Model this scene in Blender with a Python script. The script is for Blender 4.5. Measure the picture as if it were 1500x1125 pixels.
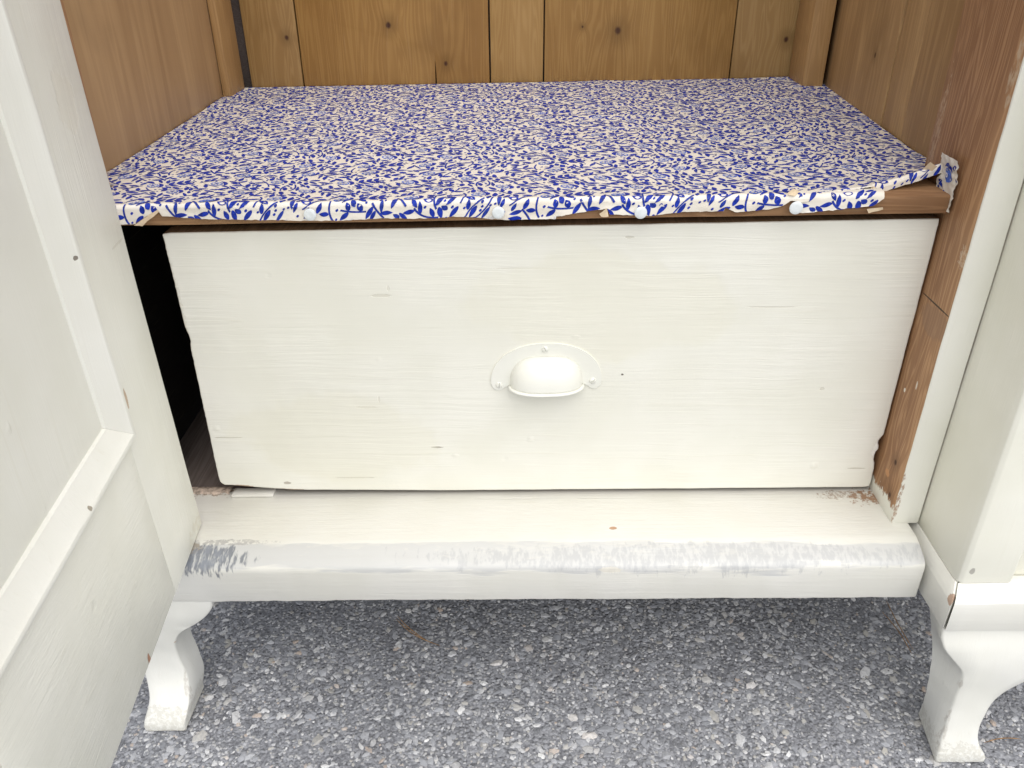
import bpy, bmesh, math, random
import numpy as np
from mathutils import Vector, noise as mnoise

# ------------------------------------------------------------------ camera, world, sun, exposure
scene = bpy.context.scene
for o in list(bpy.data.objects):
    bpy.data.objects.remove(o)
GZ = 0.225            # everything below is written with the drawer bottom at z = 0; the ground lies 0.225 m lower
K = 0.0139            # the old cabinet (and the ground) slopes a little: z rises with x

cam_d = bpy.data.cameras.new('camera'); cam = bpy.data.objects.new('camera', cam_d)
scene.collection.objects.link(cam); scene.camera = cam
YAW, PITCH, ROLL, FPX = .0151, .5213, -.0066, 1200.
fwd = Vector((-math.sin(YAW)*math.cos(PITCH), math.cos(YAW)*math.cos(PITCH), -math.sin(PITCH)))
rgt = Vector((math.cos(YAW), math.sin(YAW), 0)); up = rgt.cross(fwd)
r2 = rgt*math.cos(ROLL)+up*math.sin(ROLL); u2 = up*math.cos(ROLL)-rgt*math.sin(ROLL)
from mathutils import Matrix
m3 = Matrix((r2, u2, -fwd)).transposed()
cam.matrix_world = Matrix.Translation((-.0209, -.6686, .5027+GZ)) @ m3.to_4x4()
cam_d.sensor_width = 36; cam_d.lens = 36*FPX/1500; cam_d.clip_start = .01; cam_d.clip_end = 200

world = bpy.data.worlds.new('World'); scene.world = world; world.use_nodes = True
wn = world.node_tree; wn.nodes.clear()
wo = wn.nodes.new('ShaderNodeOutputWorld'); wb = wn.nodes.new('ShaderNodeBackground'); ws = wn.nodes.new('ShaderNodeTexSky')
SUN_EL, SUN_AZ = math.radians(60), math.radians(160)       # soft light from above, in front of the cabinet
ws.sky_type = 'NISHITA'; ws.sun_disc = False; ws.sun_elevation = SUN_EL; ws.sun_rotation = SUN_AZ
ws.air_density = 1.0; ws.dust_density = 1.0; ws.ozone_density = 1.0
wb.inputs['Strength'].default_value = .07
hs = wn.nodes.new('ShaderNodeHueSaturation'); hs.inputs['Saturation'].default_value = .30      # thin white overcast
wn.links.new(ws.outputs[0], hs.inputs['Color']); wn.links.new(hs.outputs[0], wb.inputs['Color']); wn.links.new(wb.outputs[0], wo.inputs['Surface'])
sun_d = bpy.data.lights.new('sun', 'SUN'); sun = bpy.data.objects.new('sun', sun_d); scene.collection.objects.link(sun)
sun_d.energy = 1.5; sun_d.angle = math.radians(90); sun_d.color = (1, .96, .89)
sd = Vector((math.sin(SUN_AZ)*math.cos(SUN_EL), math.cos(SUN_AZ)*math.cos(SUN_EL), math.sin(SUN_EL)))
sun.rotation_euler = (-sd).to_track_quat('-Z', 'Y').to_euler(); sun.location = (0, -2, 4)
vs = scene.view_settings
vs.view_transform = 'Standard'; vs.look = 'None'; vs.gamma = 1; vs.use_curve_mapping = False
vs.exposure = 1.2
scene.cycles.max_bounces = 6; scene.cycles.diffuse_bounces = 5; scene.cycles.glossy_bounces = 2; scene.cycles.caustics_reflective = False

# ------------------------------------------------------------------ node helpers
class NT:
    def __init__(s, name):
        s.m = bpy.data.materials.new(name); s.m.use_nodes = True; s.t = s.m.node_tree; s.t.nodes.clear()
        s.out = s.n('ShaderNodeOutputMaterial'); s.b = s.n('ShaderNodeBsdfPrincipled'); s.l(s.b.outputs[0], s.out.inputs[0])
        s.geo = s.n('ShaderNodeNewGeometry'); s.pos = s.geo.outputs['Position']; s.cache = {}
    def n(s, t): return s.t.nodes.new(t)
    def l(s, a, b): s.t.links.new(a, b)
    def put(s, v, sock):
        if hasattr(v, 'is_output'): s.l(v, sock)
        else: sock.default_value = v
    def math(s, op, a, b=0., c=None, clamp=False):
        x = s.n('ShaderNodeMath'); x.operation = op; x.use_clamp = clamp
        s.put(a, x.inputs[0]); s.put(b, x.inputs[1])
        if c is not None: s.put(c, x.inputs[2])
        return x.outputs[0]
    def vmath(s, op, a, b=(0, 0, 0)):
        x = s.n('ShaderNodeVectorMath'); x.operation = op; s.put(a, x.inputs[0]); s.put(b, x.inputs[1])
        return x.outputs['Value'] if op in ('LENGTH', 'DOT_PRODUCT', 'DISTANCE') else x.outputs[0]
    def noise(s, vec, scale=1., detail=3., rough=.55, dist=0., col=False):
        x = s.n('ShaderNodeTexNoise'); s.l(vec, x.inputs['Vector']); x.inputs['Scale'].default_value = scale
        x.inputs['Detail'].default_value = detail; x.inputs['Roughness'].default_value = rough; x.inputs['Distortion'].default_value = dist
        return x.outputs['Color' if col else 'Fac']
    def voro(s, vec, scale, feature='F1', out='Distance', rnd=1.):
        x = s.n('ShaderNodeTexVoronoi'); x.feature = feature; s.l(vec, x.inputs['Vector']); x.inputs['Scale'].default_value = scale
        x.inputs['Randomness'].default_value = rnd
        return x.outputs[out]
    def ramp(s, f, a, b, lo=0., hi=1., smooth=True):
        x = s.n('ShaderNodeMapRange'); x.interpolation_type = 'SMOOTHSTEP' if smooth else 'LINEAR'; x.clamp = True
        s.put(f, x.inputs[0]); x.inputs[1].default_value = a; x.inputs[2].default_value = b; x.inputs[3].default_value = lo; x.inputs[4].default_value = hi
        return x.outputs[0]
    def mix(s, f, a, b, mode='MIX'):
        x = s.n('ShaderNodeMix'); x.data_type = 'RGBA'; x.blend_type = mode
        s.put(f, x.inputs[0])
        s.put(a if hasattr(a, 'is_output') else (*a, 1), x.inputs[6]); s.put(b if hasattr(b, 'is_output') else (*b, 1), x.inputs[7])
        return x.outputs[2]
    def bump(s, h, strength, dist, nrm=None):
        x = s.n('ShaderNodeBump'); x.inputs['Strength'].default_value = strength; x.inputs['Distance'].default_value = dist
        s.l(h, x.inputs['Height'])
        if nrm is not None: s.l(nrm, x.inputs['Normal'])
        return x.outputs[0]
    def spot(s, c, r, nscale=200., amp=.8, nstretch=(1, 1, 1), soft=.12):
        """mask of an irregular mark of its own shape at c (build coordinates) with half sizes r"""
        c = (c[0], c[1], c[2]+GZ+K*c[0])
        v = s.vmath('DIVIDE', s.vmath('SUBTRACT', s.pos, c), r)
        d = s.vmath('LENGTH', v)
        nscale = min((12, 42, 60, 75, 130, 240), key=lambda q: abs(math.log(q/nscale)))
        key = (nscale, nstretch)
        if key not in s.cache: s.cache[key] = s.noise(s.vmath('MULTIPLY', s.pos, nstretch), nscale, 3., .65)
        n = s.cache[key]
        d = s.math('ADD', d, s.math('MULTIPLY', s.math('SUBTRACT', n, .5), amp*2))
        m = s.ramp(d, 1+soft, 1-soft)
        if amp >= .75:            # worn patches are broken into streaks and flakes
            if (key, 'b') not in s.cache: s.cache[(key, 'b')] = s.ramp(s.noise(s.vmath('MULTIPLY', s.pos, nstretch), nscale*1.8, 2., .7), .38, .58)
            m = s.math('MULTIPLY', m, s.cache[(key, 'b')])
        return m
    def done(s, col, rough, nrm=None, spec=.5):
        s.put(col if hasattr(col, 'is_output') else (*col, 1), s.b.inputs['Base Color']); s.put(rough, s.b.inputs['Roughness'])
        s.b.inputs['Specular IOR Level'].default_value = spec
        if nrm is not None: s.l(nrm, s.b.inputs['Normal'])
        return s.m

CREAM = (.79, .781, .70)
def paint(name, axis=0, base=CREAM, spots=(), stroke=1., dents=1., rough=.42):
    """old brushed oil paint; axis = direction of the strokes. spots: (centre, half size, colour, noise scale, amp, stretch, strength)"""
    t = NT(name)
    st = [900, 900, 900]; st[axis] = 14
    st2 = [190, 190, 190]; st2[axis] = 5.5
    low = t.noise(t.pos, 14., 2., .5, col=True)
    warp = t.vmath('ADD', t.pos, t.vmath('MULTIPLY', low, (.006, .006, .006)))
    lowf = t.vmath('DOT_PRODUCT', low, (.5, .3, .2))
    s1 = t.noise(t.vmath('MULTIPLY', warp, st), 1., 1., .5)
    s2 = t.noise(t.vmath('MULTIPLY', warp, st2), 1., 3., .62, .7)
    # dents, nibs and a few dust specks share one cell pattern
    vo = t.n('ShaderNodeTexVoronoi'); t.l(t.pos, vo.inputs['Vector']); vo.inputs['Scale'].default_value = 26.
    vd = vo.outputs['Distance']; sep = t.n('ShaderNodeSeparateColor'); t.l(vo.outputs['Color'], sep.inputs[0])
    pick = t.math('GREATER_THAN', sep.outputs[0], .62)
    vdw = t.math('ADD', vd, t.math('MULTIPLY', t.math('SUBTRACT', s2, .5), .22))
    dent = t.math('MULTIPLY', t.ramp(vdw, .13, .0), t.math('MULTIPLY', pick, t.math('SUBTRACT', sep.outputs[1], .45)))
    sepl = t.n('ShaderNodeSeparateColor'); t.l(low, sepl.inputs[0])
    h = t.math('MULTIPLY', t.math('ADD', t.math('MULTIPLY', s1, .22*stroke), t.math('MULTIPLY', s2, .62*stroke)), t.ramp(sepl.outputs[1], .3, .68, .35, 1.25))
    h = t.math('ADD', h, t.math('MULTIPLY', lowf, 2.6))
    h = t.math('ADD', h, t.math('MULTIPLY', dent, 1.9*dents))
    col = t.mix(t.ramp(lowf, .35, .65), tuple(c*.965 for c in base), (base[0]*1.015, base[1]*1.015, base[2]*1.04))
    col = t.mix(t.math('MULTIPLY', t.ramp(s2, .60, .76), .25), col, (base[0]*.9, base[1]*.88, base[2]*.84))
    speck = t.math('MULTIPLY', t.ramp(vd, .022, .014), t.math('GREATER_THAN', sep.outputs[2], .85))
    col = t.mix(t.math('MULTIPLY', speck, .7), col, (.22, .19, .15))
    depth = None
    for sp in spots:
        c, r, cl, ns, amp, stretch, strength = sp
        mk = t.math('MULTIPLY', t.spot(c, r, ns, amp, stretch), strength)
        col = t.mix(mk, col, cl)
        depth = mk if depth is None else t.math('MAXIMUM', depth, mk)
    if depth is not None:
        h = t.math('SUBTRACT', h, t.math('MULTIPLY', depth, .5))
    nr = t.bump(h, .55, .0011)
    return t.done(col, t.math('ADD', t.math('MULTIPLY', lowf, .12), rough-.06), nr, .5)

def wood(name, c_light, c_dark, axis=2, knots=(), scratch=(), seed=0., rough=.5, ring=1., plane='xz', paintz=None, spots=()):
    """pine: growth rings + fibre along axis; knots: (a, z, radius) in the board's plane, build coordinates"""
    t = NT(name)
    off = t.vmath('ADD', t.pos, (seed*.37, seed*.53, seed*.71))
    sepp = t.n('ShaderNodeSeparateXYZ'); t.l(t.pos, sepp.inputs[0])
    A = sepp.outputs[0 if plane == 'xz' else 1]; Zc = sepp.outputs[2]
    kmask = None; kring = None; pull = None
    for (ka, kz, kr) in knots:
        kz = kz+GZ+(K*ka if plane == 'xz' else K*.36)
        da = t.math('DIVIDE', t.math('SUBTRACT', A, ka), kr); dz = t.math('DIVIDE', t.math('SUBTRACT', Zc, kz), kr*1.25)
        d = t.math('SQRT', t.math('ADD', t.math('MULTIPLY', da, da), t.math('MULTIPLY', dz, dz)))
        d = t.math('ADD', d, t.math('MULTIPLY', t.noise(t.pos, 160., 3.), .5))
        mk = t.ramp(d, 1.35, .55); rg = t.ramp(d, 4.5, 1.)
        pl = t.math('MULTIPLY', da, t.math('POWER', 2.718, t.math('MULTIPLY', d, -.45)))
        kmask = mk if kmask is None else t.math('MAXIMUM', kmask, mk)
        kring = rg if kring is None else t.math('MAXIMUM', kring, rg)
        pull = pl if pull is None else t.math('ADD', pull, pl)
    vec = off
    if pull is not None:
        cb = t.n('ShaderNodeCombineXYZ'); t.l(t.math('MULTIPLY', pull, .009), cb.inputs[0 if plane == 'xz' else 1]); vec = t.vmath('ADD', off, cb.outputs[0])
    st = [55, 55, 55]; st[axis] = 3.2
    fb = [800, 800, 800]; fb[axis] = 18
    lo = [11, 11, 11]; lo[axis] = 2.0
    g = t.noise(t.vmath('MULTIPLY', vec, st), 1., 2., .5, .6)
    rings = t.math('ABSOLUTE', t.math('SINE', t.math('MULTIPLY', g, 34.*ring)))
    fibre = t.noise(t.vmath('MULTIPLY', vec, fb), 1., 2., .6)
    big = t.noise(t.vmath('MULTIPLY', vec, lo), 1., 3., .55)
    f = t.math('ADD', t.math('MULTIPLY', t.ramp(rings, .1, 1.), .34), t.math('ADD', t.math('MULTIPLY', fibre, .16), t.math('MULTIPLY', t.ramp(big, .2, .8), .62)))
    col = t.mix(t.ramp(f, .12, .95, smooth=False), c_light, c_dark)
    if kring is not None:
        col = t.mix(t.math('MULTIPLY', kring, .45), col, tuple(c*.55 for c in c_dark))
        col = t.mix(kmask, col, (.055, .022, .012))
    # old stains and rubbed places
    col = t.mix(t.math('MULTIPLY', t.ramp(t.noise(off, 7., 3., .6), .52, .75), .35), col, tuple(c*.6 for c in c_dark))
    col = t.mix(t.math('MULTIPLY', t.ramp(fibre, .62, .8), .12), col, (.62, .52, .38))
    h = t.math('ADD', t.math('MULTIPLY', fibre, .5), t.math('MULTIPLY', rings, -.25))
    for sp in spots:
        c, r, cl, ns, amp, stretch, strength = sp
        mk = t.math('MULTIPLY', t.spot(c, r, ns, amp, stretch), strength); col = t.mix(mk, col, cl)
        h = t.math('SUBTRACT', h, t.math('MULTIPLY', mk, .8))
    if paintz is not None:       # left-over cream paint near the foot of the post
        ns = t.noise(t.vmath('MULTIPLY', t.pos, (120, 120, 26)), 1., 4., .7)
        e = t.math('ADD', Zc, t.math('MULTIPLY', t.math('SUBTRACT', ns, .5), -.05))
        mk = t.ramp(e, paintz+.003+GZ, paintz-.001+GZ)
        col = t.mix(mk, col, (.74, .73, .66)); h = t.math('ADD', h, mk)
    return t.done(col, t.math('ADD', t.math('MULTIPLY', fibre, .15), rough-.07), t.bump(h, .4, .0005), .3)

# ------------------------------------------------------------------ materials
GREY = (.36, .38, .44)
M = {}
BARE = (.30, .155, .075)
M['paint_drawer'] = paint('cream_paint_drawer', 0, stroke=1.25, spots=[
    ((-.26, 0, .0062), (.004, .02, .0016), (.25, .2, .15), 600, .5, (1, 1, 1), .6),
    ((.072, 0, .128), (.0012, .02, .0010), (.12, .1, .08), 600, .4, (1, 1, 1), .9),
    ((-.147, 0, .211), (.009, .02, .0016), (.70, .68, .60), 260, .74, (.5, 1, 1), .9), ((-.140, 0, .218), (.0013, .02, .003), (.70, .68, .60), 260, .7, (1, 1, 1), .6),
    ((-.170, 0, .095), (.010, .02, .0014), (.70, .68, .60), 260, .74, (.5, 1, 1), .8), ((-.158, 0, .104), (.0010, .02, .004), (.70, .68, .60), 300, .7, (1, 1, 1), .6),
    ((-.105, 0, .048), (.0055, .02, .0010), (.30, .27, .22), 300, .6, (1, 1, 1), .8), ((-.19, 0, .012), (.02, .02, .0008), (.55, .52, .45), 200, .74, (.4, 1, 1), .8),
    ((.20, 0, .195), (.022, .02, .0007), (.68, .66, .58), 200, .7, (.3, 1, 1), .8), ((.26, 0, .11), (.0022, .02, .0018), (.66, .64, .56), 300, .6, (1, 1, 1), .9),
    ((.07, 0, .262), (.004, .02, .0012), (.62, .60, .52), 300, .7, (1, 1, 1), .8), ((-.02, 0, .235), (.03, .02, .0007), (.70, .68, .6), 200, .74, (.3, 1, 1), .7),
    ((.312, 0, .018), (.010, .02, .0008), (.55, .52, .45), 250, .7, (.4, 1, 1), .8), ((-.31, 0, .062), (.014, .02, .0007), (.55, .52, .45), 250, .7, (.4, 1, 1), .8),
    ((.05, 0, .20), (.12, .02, .05), (.755, .735, .62), 12, .7, (1, 1, 1), .4), ((-.2, 0, .06), (.10, .02, .05), (.75, .73, .62), 12, .7, (1, 1, 1), .4),
    ((.328, 0, .040), (.006, .02, .012), (.86, .86, .82), 300, .6, (1, 1, 1), .8),
    ((-.329, 0, .20), (.003, .02, .05), (.66, .62, .52), 300, .8, (1, 1, 1), .5),
    ((-.312, 0, .0020), (.017, .02, .0022), (.40, .26, .17), 200, .6, (1, 1, 1), .9), ((-.275, 0, -.0022), (.03, .02, .0014), (.36, .24, .16), 200, .6, (1, 1, 1), .8)])
M['paint_base'] = paint('cream_paint_base', 0, base=(.71, .70, .645), spots=[
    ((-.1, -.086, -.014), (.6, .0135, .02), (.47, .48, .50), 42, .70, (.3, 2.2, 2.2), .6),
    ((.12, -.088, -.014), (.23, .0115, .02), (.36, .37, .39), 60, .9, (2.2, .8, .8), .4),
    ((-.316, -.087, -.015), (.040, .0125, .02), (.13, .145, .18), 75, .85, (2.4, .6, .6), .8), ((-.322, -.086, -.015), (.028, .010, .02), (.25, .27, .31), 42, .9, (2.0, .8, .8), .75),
    ((-.30, -.071, -.010), (.040, .0035, .02), (.40, .39, .38), 120, .8, (1, 1, 1), .8),
    ((-.335, -.078, -.010), (.010, .006, .02), (.34, .30, .25), 160, .8, (1, 1, 1), .9),
    ((.328, -.010, -.010), (.018, .012, .02), BARE, 150, 1.3, (1, 1, 1), .9),
    ((.298, -.006, -.010), (.02, .006, .02), (.35, .26, .2), 220, 1.5, (1, 1, 1), .7),
    ((.0, -.045, -.010), (.4, .035, .02), (.70, .68, .62), 60, 1.3, (.6, 2, 1), .25),
    ((-.347, .012, -.010), (.03, .012, .02), (.28, .20, .14), 150, .9, (1, 1, 1), .9),
    ((.06, -.098, -.0235), (.010, .01, .003), (.68, .64, .55), 200, .4, (1, 1, 1), .6),
    ((.066, -.055, -.010), (.0035, .002, .02), (.45, .25, .13), 300, .5, (1, 1, 1), .9)])
M['paint_door'] = paint('cream_paint_door', 2, stroke=1.2, base=(.80, .795, .715), spots=[
    ((-.325, -.133, .186), (.012, .002, .009), (.50, .36, .25), 300, .5, (1, 1, 1), .9),
    ((-.317, -.218, -.003), (.012, .0025, .005), (.45, .2, .1), 300, .4, (1, 1, 1), .9),
    ((-.33, -.075, .29), (.02, .012, .0012), (.66, .64, .56), 250, .74, (1, .5, 1), .7), ((-.33, -.10, .40), (.02, .015, .02), (.76, .74, .64), 60, .74, (1, 1, 1), .5), ((-.33, -.06, .0), (.02, .03, .012), (.70, .67, .57), 90, .9, (1, 1, 1), .6)])
M['paint_panel'] = paint('cream_paint_door_panel', 2, stroke=.45, base=(.80, .795, .72))
M['paint_rail'] = paint('cream_paint_door_rail', 1, stroke=1.2, base=(.80, .795, .715), spots=[
    ((-.317, -.218, -.003), (.012, .0025, .005), (.45, .2, .1), 300, .4, (1, 1, 1), .9)])
M['paint_mould'] = paint('cream_paint_moulding', 2, stroke=.6, base=(.81, .805, .74), spots=[
    ((-.325, -.133, .188), (.012, .0022, .008), (.50, .36, .25), 300, .5, (1, 1, 1), .9),
    ((-.315, -.158, .31), (.02, .0016, .0016), (.18, .15, .12), 300, .4, (1, 1, 1), .9), ((-.315, -.152, .365), (.02, .0012, .0014), (.18, .15, .12), 300, .4, (1, 1, 1), .9), ((-.315, -.24, .165), (.02, .002, .0016), (.3, .26, .2), 300, .4, (1, 1, 1), .9)])
M['paint_post'] = paint('cream_paint_post', 2, stroke=.6, dents=1.6, spots=[
    ((.331, -.052, .02), (.004, .01, .03), (.32, .18, .1), 250, 1.0, (1, 1, .4), .8)])
M['paint_pilaster'] = paint('cream_paint_pilaster', 2, stroke=.6, base=(.80, .79, .69), spots=[
    ((.368, -.131, .002), (.0022, .01, .0035), (.35, .33, .3), 300, .5, (1, 1, 1), .8)])
M['paint_block'] = paint('cream_paint_plinth', 0, stroke=.6, base=(.77, .76, .70), spots=[
    ((.352, -.136, -.0245), (.006, .004, .006), (.42, .27, .19), 250, .6, (1, 1, 1), .9)])
M['paint_leg'] = paint('cream_paint_leg', 2, stroke=.5, base=(.76, .755, .70), spots=[
    ((.376, -.155, -.223), (.005, .005, .004), (.42, .28, .2), 250, .6, (1, 1, 1), .9),
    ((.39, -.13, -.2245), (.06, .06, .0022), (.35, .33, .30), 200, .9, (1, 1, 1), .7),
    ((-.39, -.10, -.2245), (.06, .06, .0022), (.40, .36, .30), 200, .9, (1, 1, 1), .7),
    ((-.366, -.098, -.122), (.004, .01, .0018), (.55, .42, .30), 300, .4, (1, 1, 1), .9),
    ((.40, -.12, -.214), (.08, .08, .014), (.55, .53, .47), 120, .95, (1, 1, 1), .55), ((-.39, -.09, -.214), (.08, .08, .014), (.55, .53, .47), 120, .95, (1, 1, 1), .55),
    ((.384, -.146, -.16), (.0035, .006, .05), (.50, .47, .42), 160, .9, (1, 1, .5), .6), ((-.367, -.095, -.17), (.0035, .006, .05), (.50, .47, .42), 160, .9, (1, 1, .5), .6)])
M['paint_pull'] = paint('cream_paint_pull', 0, stroke=.35, dents=.5, base=(.79, .788, .72), rough=.36)
KN = {0: [(-.3454, .3616, .0036)], 1: [(-.2042, .3745, .0044), (-.1283, .3242, .0036)], 2: [], 3: [(.1081, .362, .0055), (.06, .368, .0018)], 4: [(.3387, .3466, .0040)]}
for i in range(5):
    M['back%d' % i] = wood('pine_back_%d' % i, [(.37, .235, .095), (.37, .215, .070), (.42, .265, .105), (.38, .23, .080), (.37, .24, .100)][i],
                           [(.25, .14, .048), (.25, .13, .038), (.31, .18, .06), (.26, .14, .042), (.25, .145, .05)][i], 2, KN[i], seed=i*3.1+1)
M['left_wall'] = wood('pine_left_wall', (.49, .325, .17), (.34, .21, .105), 2, [], seed=21, ring=.16, plane='yz')
M['right_wall'] = wood('pine_right_wall', (.48, .315, .15), (.30, .18, .08), 2, [(.30, .36, .003)], seed=33, ring=.6, plane='yz')
M['batten'] = wood('pine_batten', (.44, .275, .12), (.31, .18, .075), 2, [], seed=44)
M['post_wood'] = wood('pine_post', (.52, .31, .165), (.24, .12, .058), 2, [(-.030, .046, .0032), (-.036, .012, .003)], seed=55, ring=1.2, plane='yz', paintz=.010, spots=[
    ((.331, -.045, .40), (.01, .006, .03), (.52, .40, .28), 120, 1.1, (1, 1, .4), .8),
    ((.331, -.045, .256), (.01, .005, .009), (.62, .52, .40), 420, 1.4, (1, 1, .6), .6),
    ((.331, .046, .33), (.01, .005, .05), (.60, .47, .33), 220, 1.3, (1, 1, .35), .45),
    ((.331, -.025, .2068), (.01, .027, .0008), (.05, .03, .02), 90, .35, (1, 1, 1), .95),
    ((.331, -.030, .192), (.01, .026, .013), (.26, .155, .095), 60, .5, (1, 1, 1), .6),
    ((.331, -.012, .115), (.01, .0015, .002), (.75, .72, .64), 300, .5, (1, 1, 1), .9),
    ((.331, -.030, .13), (.01, .0012, .004), (.75, .72, .64), 300, .6, (1, 1, 1), .7),
    ((.331, -.021, .028), (.01, .004, .004), (.50, .25, .11), 300, .7, (1, 1, 1), .8)])
M['shelf_wood'] = wood('pine_shelf', (.40, .235, .12), (.22, .115, .055), 0, [], seed=66, rough=.6)
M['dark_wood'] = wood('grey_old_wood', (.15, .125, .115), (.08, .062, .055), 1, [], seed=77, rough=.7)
M['gap_shade'] = wood('gap_shade_wood', (.022, .018, .015), (.012, .009, .008), 1, [], seed=78, rough=.8)  # near-black colour paints the shade of the gap left of the drawer
M['raw_wood'] = wood('raw_drawer_wood', (.30, .20, .12), (.16, .10, .055), 1, [], seed=88, rough=.7)

def simple(name, col, rough, spec=.4, nscale=0, namp=.1, bump=0.):
    t = NT(name); c = col; nr = None
    if nscale:
        n = t.noise(t.pos, nscale, 3.); c = t.mix(t.ramp(n, .3, .7), tuple(x*(1-namp) for x in col), tuple(min(1, x*(1+namp)) for x in col))
        if bump: nr = t.bump(n, .5, bump)
    return t.done(c, rough, nr, spec)
def paper_mat():
    t = NT('shelf_paper')
    n = t.noise(t.pos, 30., 4.); n2 = t.noise(t.pos, 150., 3.); n3 = t.noise(t.vmath('MULTIPLY', t.pos, (14, 45, 45)), 1., 3.)
    col = t.mix(t.ramp(n, .35, .75), (.80, .765, .70), (.76, .70, .61))
    return t.done(col, t.ramp(n, .3, .7, .30, .46), t.bump(t.math('ADD', t.math('MULTIPLY', n3, 1.6), t.math('MULTIPLY', n2, .12)), .5, .002), .5)
M['paper'] = paper_mat()
M['paper_back'] = simple('paper_back', (.62, .50, .35), .7, .2, 90, .15, .0006)
M['blue'] = simple('blue_print', (.006, .028, .32), .48, .3, 300, .3)
M['blue_thin'] = simple('blue_print_thin', (.012, .036, .30), .48, .3, 400, .3)
M['blue_light'] = simple('light_blue_print', (.08, .155, .55), .48, .3, 500, .3)
M['blue_pale'] = simple('pale_print', (.68, .67, .68), .32, .5, 500, .2)
M['tack'] = simple('white_tack', (.72, .76, .78), .35, .5, 200, .06, .0003)
M['screw'] = simple('painted_screw', (.74, .74, .69), .4, .5, 400, .1, .0003)
M['needle'] = simple('dry_needle', (.30, .18, .09), .6, .3, 200, .3)

# ------------------------------------------------------------------ object helpers
COL = scene.collection
def T(p): return (p[0], p[1], p[2]+GZ+K*p[0])
def thing(name, label=None, cat=None, loc=(0, 0, 0), parent=None, group=None):
    o = bpy.data.objects.new(name, None); COL.objects.link(o); o.empty_display_size = .05
    if parent is None: o.location = loc
    else: o.parent = parent
    if label: o['label'] = label
    if cat: o['category'] = cat
    if group: o['group'] = group
    return o
def wloc(o):
    v = Vector(o.location)
    while o.parent: o = o.parent; v += o.location
    return v
def link(name, me, mats, parent=None):
    o = bpy.data.objects.new(name, me); COL.objects.link(o)
    for m in (mats if isinstance(mats, (list, tuple)) else [mats]): me.materials.append(m if not isinstance(m, str) else M[m])
    if parent:
        o.parent = parent; o.location = -wloc(parent)
    return o
def finish(name, bm, mats, parent=None, smooth=40, world=False):
    """bmesh in build coordinates -> one mesh object"""
    if not world:
        for v in bm.verts: v.co = T(v.co)
    bmesh.ops.recalc_face_normals(bm, faces=bm.faces)
    me = bpy.data.meshes.new(name); bm.to_mesh(me); bm.free()
    if smooth:
        me.set_sharp_from_angle(angle=math.radians(smooth))
        for p in me.polygons: p.use_smooth = len(p.vertices) <= 12      # large caps stay flat
    return link(name, me, mats, parent)
def wobble(bm, amp, freq, seed=0.):
    if not amp: return
    for v in bm.verts:
        p = v.co*freq+Vector((seed*3.7, seed*1.3, seed*2.1))
        v.co += Vector(mnoise.noise_vector(p))*amp + Vector(mnoise.noise_vector(p*6.))*amp*.35
def slices(bm, axis, step):
    a = [v.co[axis] for v in bm.verts]; lo, hi = min(a), max(a); n = int((hi-lo)/step)
    no = [0, 0, 0]; no[axis] = 1
    for i in range(1, n):
        co = [0, 0, 0]; co[axis] = lo+(hi-lo)*i/n
        bmesh.ops.bisect_plane(bm, geom=bm.verts[:]+bm.edges[:]+bm.faces[:], plane_co=co, plane_no=no)
def box_bm(x0, x1, y0, y1, z0, z1, bev=.0015):
    bm = bmesh.new(); bmesh.ops.create_cube(bm, size=1)
    for v in bm.verts:
        v.co = Vector(((x0+x1)/2+v.co.x*(x1-x0), (y0+y1)/2+v.co.y*(y1-y0), (z0+z1)/2+v.co.z*(z1-z0)))
    if bev: bmesh.ops.bevel(bm, geom=bm.edges[:], offset=bev, segments=2, profile=.5, affect='EDGES')
    return bm
def prism_bm(pts, axis, a0, a1, bev=.0015):
    """outline (2-D) extruded along axis; outline coordinates are the two other axes in order"""
    bm = bmesh.new(); oth = [i for i in range(3) if i != axis]
    def mk(a):
        r = []
        for p in pts:
            c = [0, 0, 0]; c[axis] = a; c[oth[0]] = p[0]; c[oth[1]] = p[1]; r.append(bm.verts.new(c))
        return r
    A, B = mk(a0), mk(a1); n = len(pts)
    bm.faces.new(A); bm.faces.new(B[::-1])
    for i in range(n): bm.faces.new((A[i], B[i], B[(i+1) % n], A[(i+1) % n]))
    bmesh.ops.recalc_face_normals(bm, faces=bm.faces)
    if bev: bmesh.ops.bevel(bm, geom=bm.edges[:], offset=bev, segments=2, profile=.5, affect='EDGES', clamp_overlap=True)
    return bm
def box(name, x0, x1, y0, y1, z0, z1, mat, parent, bev=.0015, wob=.0005, sl=None, seed=0., freq=9.):
    bm = box_bm(x0, x1, y0, y1, z0, z1, bev)
    if sl: slices(bm, sl[0], sl[1])
    wobble(bm, wob, freq, seed)
    return finish(name, bm, mat, parent)

# ------------------------------------------------------------------ ground: worn asphalt
rng = np.random.default_rng(5); random.seed(5)
def asphalt_mat():
    t = NT('asphalt_binder')
    n = t.noise(t.pos, 260., 4., .65); n2 = t.noise(t.pos, 14., 4.); v = t.voro(t.pos, 230.); vc = t.voro(t.pos, 230., out='Color')
    sp = t.n('ShaderNodeSeparateColor'); t.l(vc, sp.inputs[0])
    base = t.mix(t.ramp(n, .3, .75), (.13, .134, .150), (.38, .387, .42))
    stone = t.mix(sp.outputs[0], (.20, .205, .22), (.55, .55, .56))
    col = t.mix(t.math('MULTIPLY', t.ramp(v, .5, .3), t.math('GREATER_THAN', sp.outputs[1], .45)), base, stone)
    col = t.mix(t.math('MULTIPLY', t.ramp(n2, .45, .7), .3), col, (.07, .07, .08))
    h = t.math('ADD', t.math('MULTIPLY', t.ramp(v, .6, .1), 1.), t.math('MULTIPLY', n, .8))
    return t.done(col, .8, t.bump(h, .8, .0016), .3)
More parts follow.
